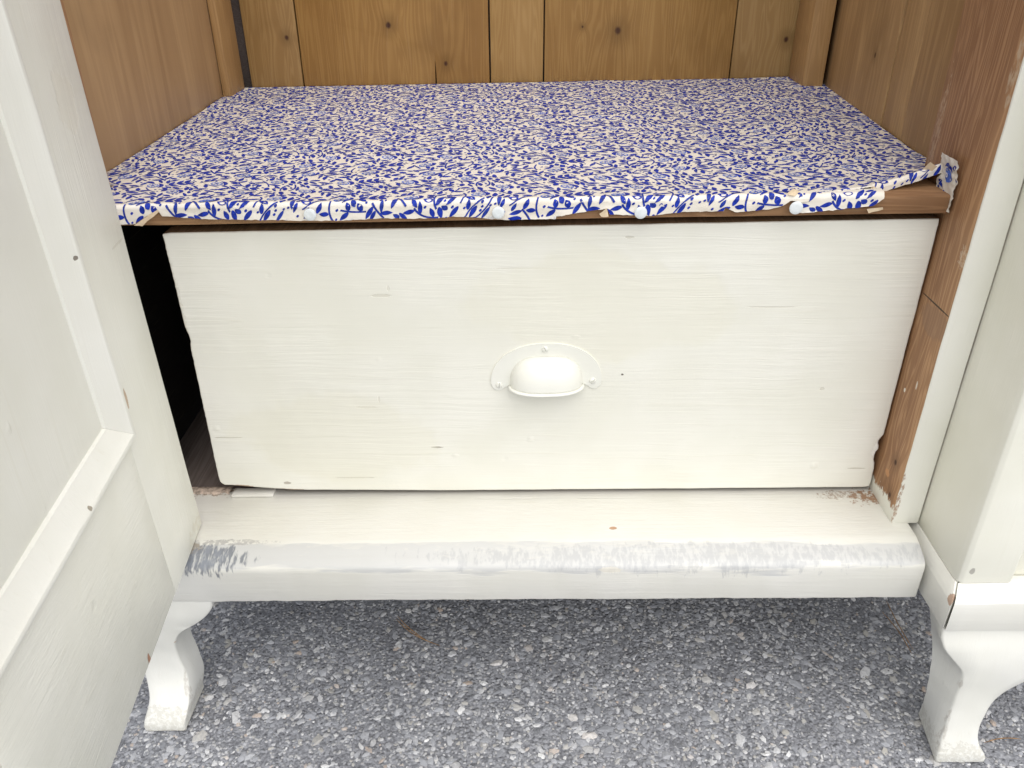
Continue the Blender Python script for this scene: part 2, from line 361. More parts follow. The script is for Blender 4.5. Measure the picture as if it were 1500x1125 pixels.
def stone_mat():
    t = NT('asphalt_stone'); rnd = t.geo.outputs['Random Per Island']
    cr = t.n('ShaderNodeValToRGB'); t.l(rnd, cr.inputs[0]); e = cr.color_ramp.elements
    e[0].position = 0; e[0].color = (.11, .115, .130, 1); e[1].position = 1; e[1].color = (.82, .82, .83, 1)
    for p, c in ((.22, (.23, .238, .265)), (.48, (.34, .35, .385)), (.66, (.46, .467, .495)), (.78, (.44, .42, .38)), (.82, (.55, .555, .575)), (.94, (.66, .66, .67)), (.955, (.44, .33, .25)), (.97, (.72, .72, .72))):
        x = cr.color_ramp.elements.new(p); x.color = (*c, 1)
    n = t.noise(t.pos, 420., 2., .65); n2 = t.noise(t.pos, 18., 2.)
    col = t.mix(t.ramp(n, .25, .75), cr.outputs[0], (.30, .306, .325)); col = t.mix(.5, col, cr.outputs[0])
    col = t.mix(t.math('MULTIPLY', t.ramp(n2, .5, .7), .25), col, (.20, .20, .215))
    return t.done(col, t.math('ADD', .5, t.math('MULTIPLY', n, .3)), t.bump(n, .6, .0007), .4)
bm = bmesh.new()
NX, NY = 130, 80
gx = np.concatenate([[-3, -1.6], np.linspace(-.95, 1.1, NX), [1.8, 3]]); gy = np.concatenate([[-2, -1.2], np.linspace(-.7, .45, NY), [.9, 1.8]])
gv = [[None]*len(gy) for _ in gx]
for i, x in enumerate(gx):
    for j, y in enumerate(gy):
        z = mnoise.noise(Vector((x*9, y*9, 1)))*.0016+mnoise.noise(Vector((x*60, y*60, 4)))*.0008
        gv[i][j] = bm.verts.new((x, y, -GZ-.0012+z*.6))
for i in range(len(gx)-1):
    for j in range(len(gy)-1): bm.faces.new((gv[i][j], gv[i+1][j], gv[i+1][j+1], gv[i][j+1]))
g = finish('ground', bm, asphalt_mat()); g['kind'] = 'structure'
# aggregate: tens of thousands of small angular stones pressed into the binder
phi = (1+5**.5)/2
ICO = np.array([(-1, phi, 0), (1, phi, 0), (-1, -phi, 0), (1, -phi, 0), (0, -1, phi), (0, 1, phi), (0, -1, -phi), (0, 1, -phi), (phi, 0, -1), (phi, 0, 1), (-phi, 0, -1), (-phi, 0, 1)])/math.sqrt(1+phi*phi)
ICF = np.array([(0, 11, 5), (0, 5, 1), (0, 1, 7), (0, 7, 10), (0, 10, 11), (1, 5, 9), (5, 11, 4), (11, 10, 2), (10, 7, 6), (7, 1, 8), (3, 9, 4), (3, 4, 2), (3, 2, 6), (3, 6, 8), (3, 8, 9), (4, 9, 5), (2, 4, 11), (6, 2, 10), (8, 6, 7), (9, 8, 1)])
N = 74000
sx = rng.uniform(-.72, .86, N); sy = rng.uniform(-.36, .40, N)
size = .0009+.0011*rng.random(N)+.0030*rng.random(N)**5
big = rng.random(N) < .012; size[big] = rng.uniform(.0036, .0072, big.sum())
# stones shrink away from the feet so that nothing pierces them
def stones(cx, cy, s):
    n = len(cx)
    v = ICO[None]*(1+rng.uniform(-.30, .22, (n, 12, 1)))
    sc = np.stack([s*rng.uniform(.85, 1.6, n), s*rng.uniform(.7, 1.1, n), s*rng.uniform(.22, .42, n)], 1)
    v = v*sc[:, None]
    a = rng.uniform(0, 2*math.pi, n); tl = rng.normal(0, .22, n)
    ct, stt = np.cos(tl)[:, None], np.sin(tl)[:, None]
    y, z = v[..., 1]*ct-v[..., 2]*stt, v[..., 1]*stt+v[..., 2]*ct
    x = v[..., 0]; ca, sa = np.cos(a)[:, None], np.sin(a)[:, None]
    X = x*ca-y*sa+cx[:, None]; Y = x*sa+y*ca+cy[:, None]
    Zz = z+(-GZ-.0010-s*.10+rng.normal(0, .00035, n))[:, None]
    Zz = Zz+GZ+K*X
    return np.stack([X, Y, Zz], 2).reshape(-1, 3)
V = stones(sx, sy, size); F = (ICF[None]+12*np.arange(N)[:, None, None]).reshape(-1, 3)
def mesh_np(name, V, F):
    me = bpy.data.meshes.new(name); me.vertices.add(len(V)); me.vertices.foreach_set('co', V.astype(np.float32).ravel())
    me.loops.add(F.size); me.loops.foreach_set('vertex_index', F.astype(np.int32).ravel())
    me.polygons.add(len(F)); me.polygons.foreach_set('loop_start', np.arange(0, F.size, F.shape[1], dtype=np.int32))
    me.update(calc_edges=True); return me
me = mesh_np('asphalt_stones', V, F)
me.shade_flat()
ag = link('asphalt_stones', me, stone_mat()); ag['kind'] = 'stuff'; ag['label'] = 'grey crushed stones bedded in the worn asphalt'; ag['category'] = 'asphalt stones'

# ------------------------------------------------------------------ the cabinet
cab = thing('cabinet', 'old cream painted wooden cabinet with open door, bare pine inside and bracket feet', 'cabinet', T((-.03, 0, -GZ)))
TOP = .95             # the carcass goes on above the frame
def wallz(x): return TOP
# back planks
XJ = [-.4045, -.3297, -.067, .0078, .267, .392]
for i in range(5):
    a, b = XJ[i]+.0009, XJ[i+1]-.0009
    if i == 1:
        # plank with a drying crack that opens at its foot
        c = -.1429
        pts = [(a, .27), (c-.0016, .27), (c-.0012, .300), (c-.0007, .315), (c, .328), (c+.0006, .314), (c+.0008, .27), (b, .27), (b, TOP), (a, TOP)]
        bm = prism_bm(pts, 1, .54, .554, .0008)
    else: bm = box_bm(a, b, .54+[.0, 0, .0015, -.001, .001][i], .554, .27, TOP, .0010)
    slices(bm, 2, .06); wobble(bm, .0006, 8, i); finish('back_plank', bm, M['back%d' % i], cab)
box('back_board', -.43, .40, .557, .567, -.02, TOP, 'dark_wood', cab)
# side walls, slightly splayed (plan outlines)
def plan(name, pts, z0, z1, mat, parent=cab, bev=.001, wob=.0006, seed=0, step=.06):
    bm = prism_bm(pts, 2, z0, z1, bev); slices(bm, 2, step); wobble(bm, wob, 8, seed); return finish(name, bm, mat, parent)
plan('side_board', [(-.4155, -.03), (-.4155+.0, .055), (-.4245, .555), (-.4385, .555), (-.4385, -.03)], .2815, TOP, 'left_wall', seed=3)
plan('side_board', [(-.4160, -.03), (-.4160, .055), (-.4250, .555), (-.4385, .555), (-.4385, -.03)], -.03, .2812, 'gap_shade', seed=3)  # lower part of the left wall, gap shade put into its colour
yj = [.056, .176, .2405, .556]
for i in range(3):
    def wx(y): return .3505+(y-.056)*.0718
    a, b = yj[i]+.0005, yj[i+1]-.0005
    e = [.0, .0008, -.0006][i]
    plan('side_board', [(wx(a)+e, a), (wx(b)+e, b), (.402, b), (.402, a)], -.03, TOP, 'right_wall', seed=5+i)
plan('corner_batten', [(-.4225, .470), (-.4120, .470), (-.4118, .532), (-.4235, .532)], .27, TOP, 'batten', seed=9)
plan('corner_batten', [(.3475, .4705), (.3735, .4680), (.3745, .536), (.3480, .5365)], .27, TOP, 'batten', seed=10)
# posts: bare pine inside, cream paint in front
def post(xi, xo, sgn, seed):
    lo, hi = min(xi, xo), max(xi, xo)
    bm = box_bm(lo, hi, -.0515, .055, -.0105, TOP, .0016); slices(bm, 2, .012)
    for v in bm.verts:
        # nibbled front arris
        if abs(v.co.x-xi) < .003 and v.co.y < -.045:
            n = mnoise.noise(Vector((v.co.z*70, seed, 0)))
            v.co.x += sgn*max(0, n)*.0012; v.co.y += max(0, n)*.0010
    wobble(bm, .0005, 10, seed)
    for f in bm.faces:
        f.material_index = 0 if (f.normal.y < -.35) else 1
    bm.normal_update()
    for f in bm.faces: f.material_index = 0 if f.normal.y < -.30 else 1
    return finish('post', bm, [M['paint_post'], M['post_wood']], cab)
post(.3312, .3574, 1, 4); post(-.3915, -.4385, -1, 8)
# shelf board: notched round the post
SZ = .2968
bm = prism_bm([(-.4145, .057), (-.390, .057), (-.390, -.0085), (.3300, -.0085), (.3300, .057), (.348, .0575), (.384, .538), (-.4215, .538)], 2, .2815, SZ, .0012)
slices(bm, 0, .02); wobble(bm, .0005, 12, 2); finish('shelf', bm, 'shelf_wood', cab)
# floor inside and base board with a sloped, rubbed front arris
box('rear_light_block', -.43, .78, .545, .556, -.215, -.031, 'dark_wood', cab)  # added unseen board: stops light from behind, darkens the ground below
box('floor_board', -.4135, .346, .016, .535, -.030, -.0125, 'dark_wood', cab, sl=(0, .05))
prof = [(.014, -.0100), (-.0705, -.0100), (-.079, -.0120), (-.092, -.0165), (-.0968, -.0195), (-.0982, -.0235), (-.0978, -.0610), (.014, -.0610)]
bm = prism_bm([(p[0], p[1]) for p in prof], 0, -.4385, .3482, .0016); slices(bm, 0, .006)
for v in bm.verts:
    if v.co.y < -.09:
        n = mnoise.noise(Vector((v.co.x*45, 3, v.co.z*30))); n2 = mnoise.noise(Vector((v.co.x*160, 7, v.co.z*30)))
        if v.co.z < -.055: v.co.z += n2*.0007+max(0, n)*.0010
        elif v.co.z > -.026: v.co.z -= max(0, n-.15)*.0016; v.co.y += max(0, n-.15)*.0022
wobble(bm, .0005, 8, 6); finish('base_board', bm, 'paint_base', cab)
# lumps of broken board and filler at the left end of the base, beside the drawer
box('drawer_stop', -.3185, -.276, -.0030, .010, -.0098, -.0070, 'paint_base', cab, bev=.0006, wob=.0006, sl=(0, .01), freq=60)
bm = bmesh.new(); rows = []
for i in range(25):
    x = -.392+i*.0029; n = mnoise.noise(Vector((x*120, 1, 1)))*.004
    rows.append([bm.verts.new((x, .0035+n, -.0098)), bm.verts.new((x, .0042+n, -.0078+abs(n)*.2)), bm.verts.new((x, .0090, -.0072)), bm.verts.new((x, .016, -.0098))])
for i in range(24):
    for j in range(3): bm.faces.new((rows[i][j], rows[i+1][j], rows[i+1][j+1], rows[i][j+1]))
finish('broken_edge', bm, simple('broken_painted_edge', (.42, .34, .28), .8, .3, 180, .5, .001), cab)
# right bay of the breakfront: pilaster, projecting base, recessed door
plan('pilaster', [(.3586, .054), (.3582, -.122), (.3592, -.128), (.3632, -.1302), (.4045, -.1302), (.4062, -.128), (.4062, .054)], -.0118, TOP, 'paint_pilaster', seed=12, step=.05, wob=.0004)
box('bay_panel', .4090, .80, -.1188, -.095, -.045, TOP, 'paint_pilaster', cab, seed=13)
box('bay_side', .780, .80, -.094, .56, -.0095, TOP, 'paint_pilaster', cab, seed=14)
def mitred(low, top, seed):
    bm = bmesh.new(); rings = []
    for z, pl_ in ((-.0585, low), (-.0262, low), (-.0215, [(l[0]*.75+t_[0]*.25, l[1]*.75+t_[1]*.25) for l, t_ in zip(low, top)]), (-.0125, top)):
        rings.append([bm.verts.new((x, y, z)) for x, y in pl_])
    n = len(low); bm.faces.new(rings[0][::-1]); bm.faces.new(rings[-1])
    for k in range(3):
        for i in range(n): bm.faces.new((rings[k][i], rings[k][(i+1) % n], rings[k+1][(i+1) % n], rings[k+1][i]))
    bmesh.ops.recalc_face_normals(bm, faces=bm.faces)
    bmesh.ops.bevel(bm, geom=[e for e in bm.edges if e.calc_length() > .004], offset=.0009, segments=2, profile=.5, affect='EDGES', clamp_overlap=True)
    slices(bm, 0, .012); slices(bm, 1, .012); wobble(bm, .0006, 40, seed); return finish('plinth_board', bm, 'paint_block', cab)
mitred([(.3548, -.1410), (.80, -.1410), (.80, -.1195), (.3763, -.1195)], [(.3600, -.1290), (.80, -.1290), (.80, -.1195), (.3763, -.1195)], 15)
mitred([(.3530, -.1400), (.3745, -.1185), (.3745, .060), (.3530, .060)], [(.3583, -.1280), (.3745, -.1185), (.3745, .060), (.3583, .060)], 16)
# feet
def spline(keys, n):
    zs = np.linspace(0, 1, n); ks = np.array(keys, float)
    out = []
    for c in range(1, ks.shape[1]):
        # smooth (Catmull-like) interpolation
        x, y = ks[:, 0], ks[:, c]; m = np.gradient(y, x)
        i = np.clip(np.searchsorted(x, zs, side='right')-1, 0, len(x)-2); h = x[i+1]-x[i]; t = (zs-x[i])/h
        out.append((2*t**3-3*t**2+1)*y[i]+(t**3-2*t**2+t)*h*m[i]+(-2*t**3+3*t**2)*y[i+1]+(t**3-t**2)*h*m[i+1])
    return zs, out
def leg(keys, ztop, zbot, seed):
    """keys: (t from top 0 to bottom 1, x left, x right, y front, y back)"""
    keys = [k if len(k) == 6 else (*k, k[1]) for k in keys]
    n = 34; ts, (xl, xr, yf, yb, xb) = spline(keys, n)
    bm = bmesh.new(); R = []
    for i in range(n):
        z = ztop+(zbot-ztop)*ts[i]; b = .0022
        L, Rr, f, k = xl[i], xr[i], yf[i], yb[i]; m = 5
        ring = [(L, f+b), (L+b*.35, f+b*.35), (L+b, f)]+[(L+b+(Rr-L-2*b)*q/m, f) for q in range(1, m)]+[(Rr-b, f), (Rr-b*.35, f+b*.35), (Rr, f+b), (Rr, (f+k)/2), (Rr, k), ((xb[i]+Rr)/2, k), (xb[i], k), ((L+xb[i])/2, (f+k)/2)]
        R.append([bm.verts.new((x, y, z)) for x, y in ring])
    w = len(R[0])
    for i in range(n-1):
        for j in range(w): bm.faces.new((R[i][j], R[i][(j+1) % w], R[i+1][(j+1) % w], R[i+1][j]))
    bm.faces.new(R[0]); bm.faces.new(R[-1][::-1])
    for v in bm.verts:
        nn = mnoise.noise(v.co*60); v.co += Vector((nn, mnoise.noise(v.co*60+Vector((5, 5, 5))), 0))*.0006
    return finish('leg', bm, 'paint_leg', cab, smooth=38)
leg([(0, .3555, .520, -.1385, -.100, .3590), (.06, .3560, .512, -.1400, -.103, .3610), (.12, .3590, .502, -.1425, -.106, .3630), (.20, .3690, .485, -.1445, -.109, .3655), (.29, .3805, .462, -.1450, -.112, .3685), (.40, .3848, .4405, -.1440, -.113, .3720), (.52, .3857, .4266, -.1430, -.113, .3750), (.67, .3860, .4207, -.1440, -.111, .3790),
     (.82, .3845, .4190, -.1480, -.106, .3840), (.91, .3828, .4240, -.1520, -.101, .3872), (.958, .3822, .4298, -.1540, -.0985, .3890), (1, .3825, .4302, -.1540, -.0985, .3890)], -.0592, -.2236, 1)
leg([(0, -.470, -.3180, -.0965, -.030), (.06, -.466, -.3195, -.0965, -.032), (.14, -.455, -.3290, -.0960, -.036), (.22, -.440, -.3440, -.0945, -.042), (.27, -.432, -.3560, -.0935, -.045), (.36, -.424, -.3665, -.0920, -.050), (.52, -.416, -.3700, -.0890, -.054),
     (.72, -.409, -.3655, -.0930, -.056), (.86, -.408, -.3655, -.1060, -.058), (.94, -.412, -.3685, -.1150, -.060), (.96, -.4125, -.3695, -.1162, -.060), (1, -.4120, -.3695, -.1162, -.060)], -.0610, -.2236, 2)

# door, standing open: local frame s along the door, d out of its visible face
DA = np.array([-.3340, -.0470]); DV = np.array([.0272, -.2605]); DV /= np.linalg.norm(DV); DN = np.array([DV[1]*-1, DV[0]]); 
if DN[0] < 0: DN = -DN
DZ0 = -.0062
def door_bm(pts_s_z_d):
    for bm in pts_s_z_d:
        for v in bm.verts:
            s, d, z = v.co; s2 = s+.042*(z-DZ0)
            v.co = Vector((DA[0]+DV[0]*s2+DN[0]*d, DA[1]+DV[1]*s2+DN[1]*d, z))
DW, DH = .44, TOP
door = thing('door', parent=cab); door.location = Vector(T((DA[0], DA[1], DZ0)))-Vector(cab.location)
ST, RB = .095, .1635                                    # stile width, top of the bottom rail
bm = box_bm(0, ST, -.021, 0, DZ0, DH, .0005); slices(bm, 2, .03); wobble(bm, .0005, 9, 20); door_bm([bm]); finish('stile', bm, 'paint_door', door)
bm = box_bm(DW-ST, DW, -.021, 0, DZ0, DH, .0018); slices(bm, 2, .05); wobble(bm, .0004, 9, 21); door_bm([bm]); finish('stile', bm, 'paint_door', door)
bm = box_bm(ST+.0001, DW-ST-.0001, -.021, -.00012, DZ0+.0001, RB, .0003); slices(bm, 0, .03); wobble(bm, .0003, 9, 22); door_bm([bm]); finish('rail', bm, 'paint_rail', door)
bm = box_bm(ST-.004, DW-ST+.004, -.014, -.0065, RB-.004, DH, .0005); slices(bm, 2, .04); slices(bm, 0, .03); wobble(bm, .0008, 7, 23); door_bm([bm]); finish('panel', bm, 'paint_panel', door)
# moulding profile (w inward from the outer edge, d proud of the face)
MP = [(0, -.003), (0, .0042), (.0010, .0058), (.0030, .0062), (.0050, .0056), (.0065, .0040), (.012, .0015), (.0195, -.0030), (.0225, -.0042), (.0240, -.0072), (.0240, -.0090), (.002, -.0090)]
def moulding(path, seed):
    """path: two (s,z) outer corners with inward mitre directions"""
    (s0, z0, ms0, mz0), (s1, z1, ms1, mz1) = path
    n = 26; bm = bmesh.new(); R = []
    for i in range(n+1):
        f = i/n; R.append([bm.verts.new((s0+(s1-s0)*f+w*(ms0+(ms1-ms0)*f), d, z0+(z1-z0)*f+w*(mz0+(mz1-mz0)*f))) for w, d in MP])
    k = len(MP)
    for i in range(n):
        for j in range(k): bm.faces.new((R[i][j], R[i+1][j], R[i+1][(j+1) % k], R[i][(j+1) % k]))
    bm.faces.new(R[0]); bm.faces.new(R[-1][::-1]); wobble(bm, .0004, 14, seed); door_bm([bm]); return finish('moulding', bm, 'paint_mould', door, smooth=30)
a, b, c, d_ = ST-.0035, DW-ST+.0035, RB-.0035, DH
moulding(((a, c, 1, 1), (a, d_, 1, 0)), 30); moulding(((b, c, -1, 1), (b, d_, -1, 0)), 31); moulding(((a, c-.0003, 1, 1), (b, c-.0003, -1, 1)), 32)

# ------------------------------------------------------------------ drawer
drw = thing('drawer', 'cream painted deep drawer with chipped edges sitting crooked under the papered shelf', 'drawer', T((0, .25, -.005)))
def edge_pts():
    P = []
    def seg(p, q, n, amp, fr, nx, nz):
        for i in range(n):
            f = i/n; x = p[0]+(q[0]-p[0])*f; z = p[1]+(q[1]-p[1])*f
            e = mnoise.noise(Vector((x*fr, z*fr, 3)))*amp+mnoise.noise(Vector((x*fr*5, z*fr*5, 9)))*amp*.5
            P.append((x+nx*e, z+nz*e))
    seg((-.3245, .0040), (-.2550, -.0030), 20, .0004, 40, 0, 1)          # worn lower left corner
    seg((-.2550, -.0030), (-.1, -.0055), 30, .0003, 30, 0, 1)
    seg((-.1, -.0055), (.328, -.0058), 90, .0003, 30, 0, 1)
    P.append((.3290, -.0045))
    seg((.3292, -.0045), (.3290, .020), 8, .0005, 60, 1, 0)
    P.extend([(.3278, .024), (.3262, .028), (.3258, .033), (.3262, .0375), (.3280, .041), (.3276, .0445), (.3263, .0475), (.3262, .051), (.3278, .0545), (.3292, .057)])
    seg((.3295, .059), (.3292, .2725), 60, .0004, 40, 1, 0)
    P.append((.3285, .2738))
    seg((.3275, .2740), (-.3285, .2716), 120, .0003, 30, 0, 1)
    P.append((-.3296, .2706))
    seg((-.3298, .2700), (-.3285, .180), 30, .0007, 60, 1, 0)
    P.extend([(-.3278, .178), (-.3268, .174), (-.3264, .168), (-.3274, .164)])
    seg((-.3278, .162), (-.3292, .012), 50, .0006, 70, 1, 0)
    P.extend([(-.3286, .0085), (-.3272, .0060)])
    return P
ep = edge_pts()
EP = np.array(ep); tg = np.roll(EP, -2, 0)-np.roll(EP, 2, 0); tg /= np.linalg.norm(tg, axis=1)[:, None]
inn = np.stack([-tg[:, 1], tg[:, 0]], 1)             # inward normal of the counter-clockwise outline
bm = bmesh.new(); rings = []
for ins, y in ((.0016, 0.), (.0009, .00012), (.0004, .00045), (.0001, .0010), (0., .0018), (0., .020)):
    rings.append([bm.verts.new((p[0]+q[0]*ins, y, p[1]+q[1]*ins)) for p, q in zip(EP, inn)])
nn = len(EP); bm.faces.new(rings[0]); bm.faces.new(rings[-1][::-1])
for k in range(len(rings)-1):
    for i in range(nn): bm.faces.new((rings[k][i], rings[k][(i+1) % nn], rings[k+1][(i+1) % nn], rings[k+1][i]))
bm.normal_update()
for f in bm.faces:
    c = f.calc_center_median(); f.material_index = 0
    if c.y > .0020: f.material_index = 1
for f in bm.faces:                                   # painted sides, bare underside and back
    c = f.calc_center_median()
    if f.material_index == 1 and abs(f.normal.x) > .7: f.material_index = 0
fp = finish('front_panel', bm, [M['paint_drawer'], M['raw_wood']], drw, smooth=30)
box('side_panel', -.318, -.306, .0203, .50, .004, .262, 'gap_shade', drw, wob=.0003)  # left side blackened to paint the shade in the gap
box('side_panel', .308, .320, .0203, .50, .004, .262, 'raw_wood', drw, wob=.0003)
box('rear_panel', -.3055, .3075, .488, .50, .004, .255, 'raw_wood', drw, wob=.0003)
box('bottom_panel', -.3055, .3075, .0203, .4875, .010, .016, 'raw_wood', drw, wob=.0002)
# cup pull
pc = (.0012, .1132)
pull = thing('cup_pull', parent=drw); pull.location = Vector(T((pc[0], 0, pc[1])))-Vector(drw.location)
def plate():
    import math as m
    pts = []
    for i in range(0, 41):                           # upper arch, a little flattened
        a = m.pi*i/40; c, s = m.cos(a), m.sin(a)
        pts.append((math.copysign(abs(c)**.92, c)*.0518, .0085+.0405*(s**.90)))
    for i in range(1, 12):                           # left ear
        a = m.pi+m.pi*i/12*.92; pts.append((-.0448+.0070*m.cos(a), .0085+.0082*m.sin(a)))
    pts += [(-.0365, .0060), (-.0345, .0062), (.0345, .0062), (.0365, .0060)]
    for i in range(1, 12):
        a = 2*m.pi-m.pi*.92+m.pi*.92*i/12; pts.append((.0448+.0070*m.cos(a), .0085+.0082*m.sin(a)))
    return pts
PR = math.radians(.6)
def pl(x, y, z): return Vector((pc[0]+x*math.cos(PR)-z*math.sin(PR), y, pc[1]+z*math.cos(PR)+x*math.sin(PR)))
bm = bmesh.new(); pp = plate(); fr_ = [bm.verts.new(pl(x, -.0016, z)) for x, z in pp]; bk = [bm.verts.new(pl(x, .0006, z)) for x, z in pp]
bm.faces.new(fr_[::-1]); n = len(pp)
for i in range(n): bm.faces.new((fr_[i], fr_[(i+1) % n], bk[(i+1) % n], bk[i]))
bmesh.ops.bevel(bm, geom=[e for e in bm.edges if all(abs(v.co.y+.0016) < 1e-6 for v in e.verts)], offset=.0006, segments=2, affect='EDGES', profile=.5, clamp_overlap=True)
finish('backplate', bm, 'paint_pull', pull, smooth=35)
bm = bmesh.new(); R = []
NA, NB = 48, 16; AX, AY, AZ, ZB = .0338, .0190, .0285, .0060
def sup(t, e): return math.copysign(abs(t)**e, t)
for j in range(NB+1):
    ps = math.pi/2*j/NB; row = []
    for i in range(NA+1):
        u = -math.cos(math.pi*i/NA); hh = AZ*max(0, 1-abs(u)**3.2)**.42; dp = AY*max(0, 1-abs(u)**2.7)**.5
        # every slice is a quarter ellipse that eases into the plate at its top
        row.append(bm.verts.new(pl(AX*u, -.0012-dp*math.cos(ps)**.9, ZB+hh*math.sin(ps)*(1+.05*math.sin(ps)**8))))
    R.append(row)
for j in range(NB):
    for i in range(NA):
        try: bm.faces.new((R[j][i], R[j][i+1], R[j+1][i+1], R[j+1][i]))
        except ValueError: pass
bmesh.ops.remove_doubles(bm, verts=bm.verts, dist=.00005)
dome = finish('dome', bm, 'paint_pull', pull, smooth=60)
md = dome.modifiers.new('thickness', 'SOLIDIFY'); md.thickness = .0012; md.offset = -1
bm = bmesh.new(); R = []
for i in range(NA+1):
    cx = -math.cos(math.pi*i/NA); sy = max(0, 1-abs(cx)**2.7)**.5
    c = Vector((AX*1.02*cx, -.0012-AY*1.04*sy, ZB-.0008)); e = min(1, .45+sy*2)
    nrm = Vector((cx/AX, -sy/AY, 0)).normalized()
    R.append([bm.verts.new(pl(*(c+nrm*(.0019*e*math.cos(q))+Vector((0, 0, .0015*e*math.sin(q)))))) for q in np.linspace(0, 2*math.pi, 10, endpoint=False)])
for i in range(NA):
    for q in range(10): bm.faces.new((R[i][q], R[i+1][q], R[i+1][(q+1) % 10], R[i][(q+1) % 10]))
bm.faces.new(R[0]); bm.faces.new(R[-1][::-1]); finish('rim', bm, 'paint_pull', pull, smooth=60)
def screw(x, z, ang, rad=.0030):
    bm = bmesh.new(); prof_ = [(rad*1.08, -.0014), (rad, -.0024), (rad*.75, -.0032), (rad*.35, -.0036), (0.0, -.0037)]
    R = []; n = 18
    for r, y in prof_[:-1]: R.append([bm.verts.new((r*math.cos(2*math.pi*i/n), y, r*math.sin(2*math.pi*i/n))) for i in range(n)])
    tip = bm.verts.new((0, prof_[-1][1], 0))
    for k in range(len(R)-1):
        for i in range(n): bm.faces.new((R[k][i], R[k][(i+1) % n], R[k+1][(i+1) % n], R[k+1][i]))
    for i in range(n): bm.faces.new((R[-1][i], R[-1][(i+1) % n], tip))
    # slot: press in the vertices near the slot line
    bmesh.ops.subdivide_edges(bm, edges=bm.edges[:], cuts=2, use_grid_fill=True)
    ca, sa = math.cos(ang), math.sin(ang)
    for v in bm.verts:
        if abs(-v.co.x*sa+v.co.z*ca) < rad*.17: v.co.y = max(v.co.y, -.0021)
    for v in bm.verts: v.co = pl(x+v.co.x, v.co.y, z+v.co.z)
    finish('screw', bm, 'screw', pull, smooth=50)
screw(-.0442, .0062, 1.45); screw(.0434, .0092, .65); screw(-.0012, .0432, 2.1)

# ------------------------------------------------------------------ shelf paper with its blue print
spaper = thing('shelf_paper', 'white shelf paper with blue leaf print, torn and curling along its front edge', 'shelf paper', T((-.03, .26, SZ)))
LIP = [(-.3549, .0175), (-.3447, .0175), (-.3440, .0165), (-.3232, .0060), (-.3210, .0115), (-.283, .0150), (-.2037, .0165), (-.17, .0172), (-.136, .0155), (-.092, .0168), (-.0802, .0160), (-.035, .0192), (.0062, .0190), (.0066, .0165),
       (.0483, .0110), (.0505, .0155), (.073, .0170), (.0873, .0172), (.11, .0148), (.1441, .0145), (.1452, .0110), (.153, .0158), (.182, .0140), (.1929, .0100), (.1975, .0060), (.2020, .0062), (.2075, .0075), (.2150, .0055), (.24, .003), (.26, .0020)]
LX = np.array([p[0] for p in LIP]); LL = np.array([p[1] for p in LIP])
def n1(x, y=0., s=0.): return mnoise.noise(Vector((x, y, s)))
RB_ = .0026
def frontline(x):
    """(y of the front, extra lift at the front, lip length) of the main sheet"""
    y = -.0118+n1(x*30, 0, 1)*.0012; lift = .0032+n1(x*22, 3, 1)*.0010
    L = float(np.interp(x, LX, LL))+n1(x*220, 0, 7)*.0007
    if x < -.3549: L = .0175
    if x > .205:
        t = min(1, max(0, (x-.205)/.065)); y += .014*t**1.5                       # torn back towards the post
        lift += .002*t
    if x > .268:
        t = min(1, (x-.268)/.06); lift = .0052+.0135*t**1.3; L = .0088+n1(x*180, 0, 9)*.0007; y = .0045+.012*t
    return y, lift, max(L, .0012)
def bend(x, s, y0, lift, zb=SZ+.0004, fall=.055):
    """s > 0 back along the shelf, s < 0 round the front edge and down"""
    z0 = zb+lift*math.exp(-max(s, 0)/fall)+(n1(x*9, s*8, 5)*.0022+n1(x*16, s*22, 6)*.0010+n1(x*7, s*55, 8)*.0006)*min(1, .45+max(s, 0)/.08)
    z0 = zb+max(z0-zb, 0)+.0002
    arc = RB_*math.pi/2
    if s >= 0: return (x, y0+RB_+s, z0)
    if s > -arc:
        a = -s/RB_; return (x, y0+RB_-RB_*math.sin(a), z0-RB_*(1-math.cos(a)))
    q = -s-arc
    return (x, y0-.0006+n1(x*70, q*120, 2)*.0010*min(1, q/.006)-.0, z0-RB_-q)
def main_sheet(x, s, off=0.):
    y0, lift, L = frontline(x)
    s = min(max(s, -L), .5385-y0-RB_); x = min(max(x, lx(y0+RB_+s)), rx(y0+RB_+s))
    fl = .055 if x < .268 else .030
    p = bend(x, s, y0, lift, fall=fl)
    if off:
        if -.0065 < s < .0025: off += .00025
        q = bend(x, s-.0006, y0, lift, fall=fl); tv = Vector(q)-Vector(p); nv = Vector((0, -tv.z, tv.y))
        if nv.length > 0:
            nv.normalize()
            if nv.z < -.2 or (abs(nv.z) <= .2 and nv.y > 0): nv = -nv
            p = Vector(p)+nv*off
    return p
def lx(y): return -.4148-.0172*max(0, y-.055) if y > .0575 else -.3893      # plan limits: walls and posts
def rx(y): return (.3495+.0718*(y-.056)) if y > .0575 else .3297
SMAX = .5395-.0-(-.0118)-.0035
